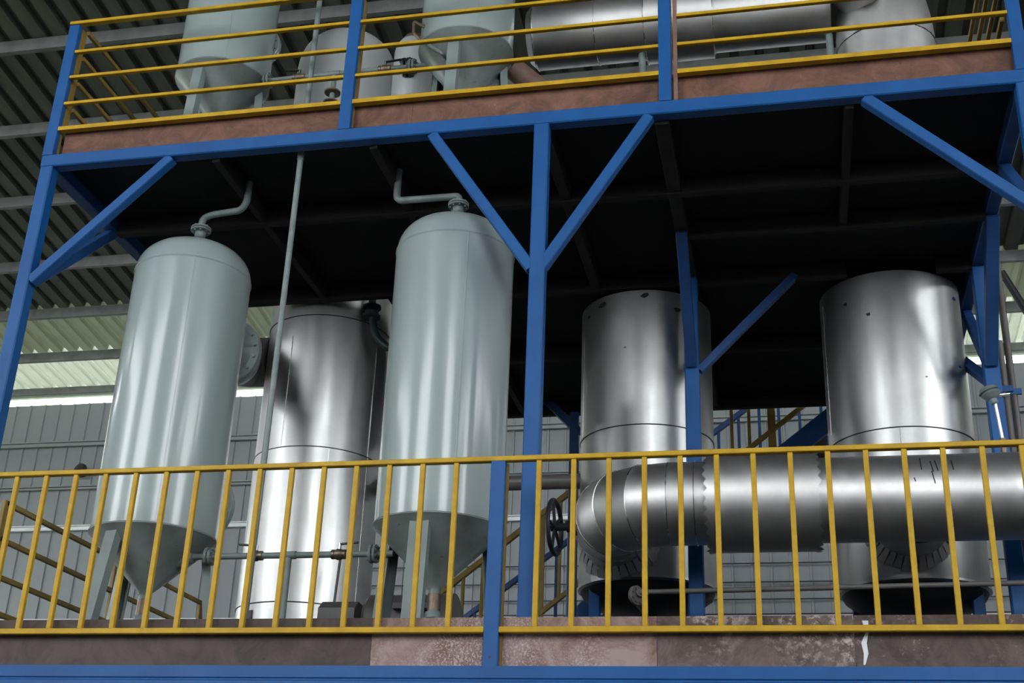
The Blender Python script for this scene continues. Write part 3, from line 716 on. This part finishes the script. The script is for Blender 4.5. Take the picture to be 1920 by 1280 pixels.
# ================================================================== stairs at the back
sx = thing('staircase', (-2, 13.9, 0), 'steel stair with yellow and blue handrails climbing to the right behind platform', 'stairs')
def zs(x): return 6.324+.785*(x-.063)
Yn, Yf = 13.45, 14.4
XS0, XS1 = -6.4, .62
for y, nm in ((Yn, 'stringer'), (Yf, 'stringer')):
    MB().bar((XS0, y, zs(XS0)-.13), (XS1, y, zs(XS1)-.13), .05, .22, (0, 0, 1), .004).build(nm, 'blue_dark', sx)
nst = 30
tr = MB().box((-.13, Yn+.03, -.015), (.13, Yf-.03, .015)).build('tread', 'steel_dark', sx, 0)
off = parent_loc(sx)
for i in range(nst):
    x = XS0+.15+i*(XS1-XS0-.2)/nst; L = (x, 0, zs(x)-.14)
    if i == 0: tr.location = L
    else: inst(tr, L, sx)
def line(y, x0, x1, dz, mt, nm, wd=.05):
    return MB().bar((x0, y, zs(x0)+dz), (x1, y, zs(x1)+dz), wd, wd, (0, 0, 1), .004).build(nm, mt, sx)
line(Yn, XS0, XS1, .25, 'yellow_dull', 'lower_rail'); line(Yn, XS0, XS1, 1.36, 'yellow_dull', 'handrail', .06)
def uprights(y, xs, mt, dz0, dz1, wd):
    for x in xs:
        MB().bar((x, y, zs(x)+dz0), (x, y, zs(x)+dz1), wd, .04, (0, 1, 0), .003).build('upright', mt, sx)
def xpx(px, py, y): return onY(px, py, y).x
uprights(Yn, [xpx(867, 1120, Yn), xpx(904, 1100, Yn), xpx(1050, 1000, Yn), xpx(1373, 830, Yn), xpx(1406, 830, Yn)], 'yellow_dull', .25, 1.34, .035)
uprights(Yn, [xpx(1015, 1000, Yn), xpx(1447, 800, Yn), -5.2], 'yellow_dull', -.1, 1.36, .085)
zb = lambda x: 1.6+(4.865-1.6+.7425*(x*13.6/Yf+2.937))*Yf/13.6
x0, x1 = -5.0, .3
MB().bar((x0, Yf, zb(x0)), (x1, Yf, zb(x1)), .06, .06, (0, 0, 1), .004).build('handrail', 'blue_dark', sx)
for q in ((1348, 840), (1386, 830), (1425, 820), (1462, 820), (1500, 800), (1540, 780), (1043, 1080), (990, 1150), (890, 1150)):
    x = xpx(*q, Yf)
    z1 = min(zb(x), 6.55 if x > -.6 else 99)
    MB().bar((x, Yf, zs(x)-.03), (x, Yf, zb(x) if x < x1 else zs(x)+1.2), .035, .035, (0, 1, 0), .003).build('upright', 'blue_dark', sx)

# ================================================================== upper deck
U1c, U2c = Vector((-4.40, 8.08, 0)), Vector((-2.32, 8.08, 0))
UG = 'grey-green tanks on the upper platform'
green_tank('upper_tank', U1c.x, U1c.y, .376, 7.70, 9.3, ZU, 'grey-green tank on the upper platform beside its left side rail', UG, (rd(-100), rd(20), rd(140)), ((8.45, True, .14, .22),), .36, .25, False, .09)
TK4 = green_tank('upper_tank', U2c.x, U2c.y, .372, 7.755, 9.3, ZU, 'grey-green tank on the upper platform in front of the silver horizontal duct', UG, (rd(-92), rd(28), rd(148)), ((8.6, True, .14, .22),), .42, .25, False, .09)
zc = onY(640, 138, 8.08).z
crossover(-4.14, -2.62, 8.08, zc, xpx(625, 160, 8.08), ZU, (xpx(562, 138, 8.08), xpx(722, 128, 8.08)), 'grey pipe with lever valves linking the two upper tanks', True)
# white domed vessel
c = Vector((-3.80, 9.28, 0)); wv = thing('white_vessel', (c.x, c.y, ZU), 'pale round-shouldered vessel between the two upper grey-green tanks', 'tank')
zt = 8.99; rw = .455
MB().lathe([(rw, ZU+.02), (rw, zt-.42)], c, seg=96, cap=False).build('shell', 'white', wv)
MB().lathe([(rw*math.cos(q)**.75, zt-.42+.40*math.sin(q)) for q in [PI/2*i/16 for i in range(16)]]+[(.002, zt-.02)], c, seg=96, cap=False).build('domed_head', 'white', wv)
MB().ring(c+Vector((0, 0, 7.75)), (0, 0, 1), rw+.002, .006, 96, 6).build('weld_seam', 'white', wv)
MB().lathe([(rw+.03, ZU), (rw+.03, ZU+.03)], c, seg=64).build('base_ring', 'white', wv)
# small silver vessel
c = Vector((-3.0, 8.8, 0)); sv = thing('silver_vessel', (c.x, c.y, ZU), 'small slim silver jacketed vessel just left of upper tank, brown cap', 'tank')
rs = .172
MB().lathe([(rs*.9, 7.85), (rs, 7.9), (rs, 8.36), (rs*.93, 8.43), (rs*.75, 8.48)], c, seg=48, cap=False).build('jacket', 'white', sv)
MB().lathe([(rs*.75, 8.48), (rs*.55, 8.54), (rs*.2, 8.575), (.002, 8.58)], c, seg=40, cap=False).build('cap', 'brown_pipe', sv)
MB().lathe([(.06, ZU+.012), (.07, 7.6), (rs*.9, 7.85)], c, seg=32).build('stem', 'pipe', sv)
MB().lathe([(.13, ZU), (.13, ZU+.012)], c, seg=32).build('base_plate', 'pipe', sv)
# black flanged nozzle of the silver vessel
p = onY(760, 127, 8.6)
for k in (0, .045): MB().flange((p.x+k, 8.6, p.z), (1, -.1, 0), .085, .03, 8, .066, .011).build('black_flange', 'black', sv)
# sight-glass pipes on second upper tank
a, b, e = onY(776, 62, 7.85), onY(776, 40, 7.85), onY(803, 54, 7.85)
MB().tube([a, b, e], .014, 10, .03).build('gauge_upper_bend', 'bronze', TK4)
a2, e2 = onY(790, 76, 7.85), onY(829, 100, 7.78)
MB().tube([a2, e2, e2+Vector((.02, .08, 0))], .014, 10, .03).build('gauge_lower_bend', 'pipe', TK4)
MB().tube([a, a2], .012, 10).build('gauge_tube', 'bronze', TK4)
# upper duct
UY = 9.15
z0 = onY(1040, 14, UY).z; z1 = onY(1040, 122, UY).z; UZ = (z0+z1)/2; UR = abs(z0-z1)/2*.93
ud = thing('upper_duct', (0, UY, ZU), 'large silver clad horizontal duct on the upper platform', 'duct')
xs = [-1.98, xpx(1120, 60, UY), xpx(1212, 50, UY), xpx(1338, 60, UY), xpx(1556, 40, UY)]
for i in range(4):
    rr = UR*(1.0 if i != 2 else 1.12) if i < 3 else UR*.97
    MB().lathe([(rr, xs[i]), (rr, xs[i+1])], (0, UY, UZ), (1, 0, 0), 80, cap=False).build('duct_section', 'alu_duct', ud)
    MB().ring((xs[i]+.004, UY, UZ), (1, 0, 0), rr+.003, .005, 80, 6).build('duct_seam', 'alu_bright', ud)
MB().lathe([(UR, xs[2]), (UR*1.12, xs[2]+.001)], (0, UY, UZ), (1, 0, 0), 64, cap=False).build('sleeve_end', 'alu_duct', ud)
MB().lathe([(UR*1.12, xs[3]), (UR*.9, xs[3]+.001)], (0, UY, UZ), (1, 0, 0), 64, cap=False).build('sleeve_end', 'alu_duct', ud)
MB().lathe([(.01, xs[0]-.08), (UR*.8, xs[0]-.06), (UR, xs[0])], (0, UY, UZ), (1, 0, 0), 64, cap=False).build('end_cap', 'alu_duct', ud)
for px, py in ((1204, 115), (1556, 85)):
    x = xpx(px, py, UY)
    MB().cyl((x, UY, ZU), (x, UY, UZ-UR+.02), .03, 14).build('support_leg', 'pipe', ud)
# domed silver vessel at the duct's right end
c = Vector((1.0, 9.2, 0)); dv = thing('domed_vessel', (c.x, c.y, ZU), 'silver jacketed vessel with domed shoulder and round front hatch', 'tank')
rv = .40
MB().lathe([(rv, ZU+.01), (rv, 8.25)], c, seg=96, cap=False).build('jacket', 'alu_duct', dv)
MB().lathe([(rv*math.cos(q)**.6, 8.25+.75*math.sin(q)) for q in [PI/2*i/18 for i in range(18)]]+[(.002, 9.0)], c, seg=96, cap=False).build('domed_head', 'alu_duct', dv)
MB().ring(c+Vector((0, 0, 8.22)), (0, 0, 1), rv+.004, .005, 96, 6).build('jacket_seam', 'alu_bright', dv)
hp = onY(1612, -50, 8.72)
h = MB().lathe([(.24, 0), (.24, .24)], hp, (.05, 1, 0), 48).build('hatch_neck', 'alu_duct', dv)
MB().lathe([(.255, -.035), (.265, -.03), (.265, .02), (.255, .025)], hp, (.05, 1, 0), 48).build('hatch_cover', 'white', h)
# brown pipe stub
bs = thing('pipe_offcut', (-1.8, 8.25, 7.3), 'short tilted reddish-brown pipe right of the upper tank leg', 'pipe')
a, b = onY(962, 128, 8.25), onY(1062, 168, 8.45)
d = (b-a).normalized()
MB().lathe([(.08, 0), (.09, 0), (.09, (b-a).length+.5), (.08, (b-a).length+.5)], a, (b+Vector((0, 0, -.2))-a), 32).build('pipe_wall', 'brown_pipe', bs)
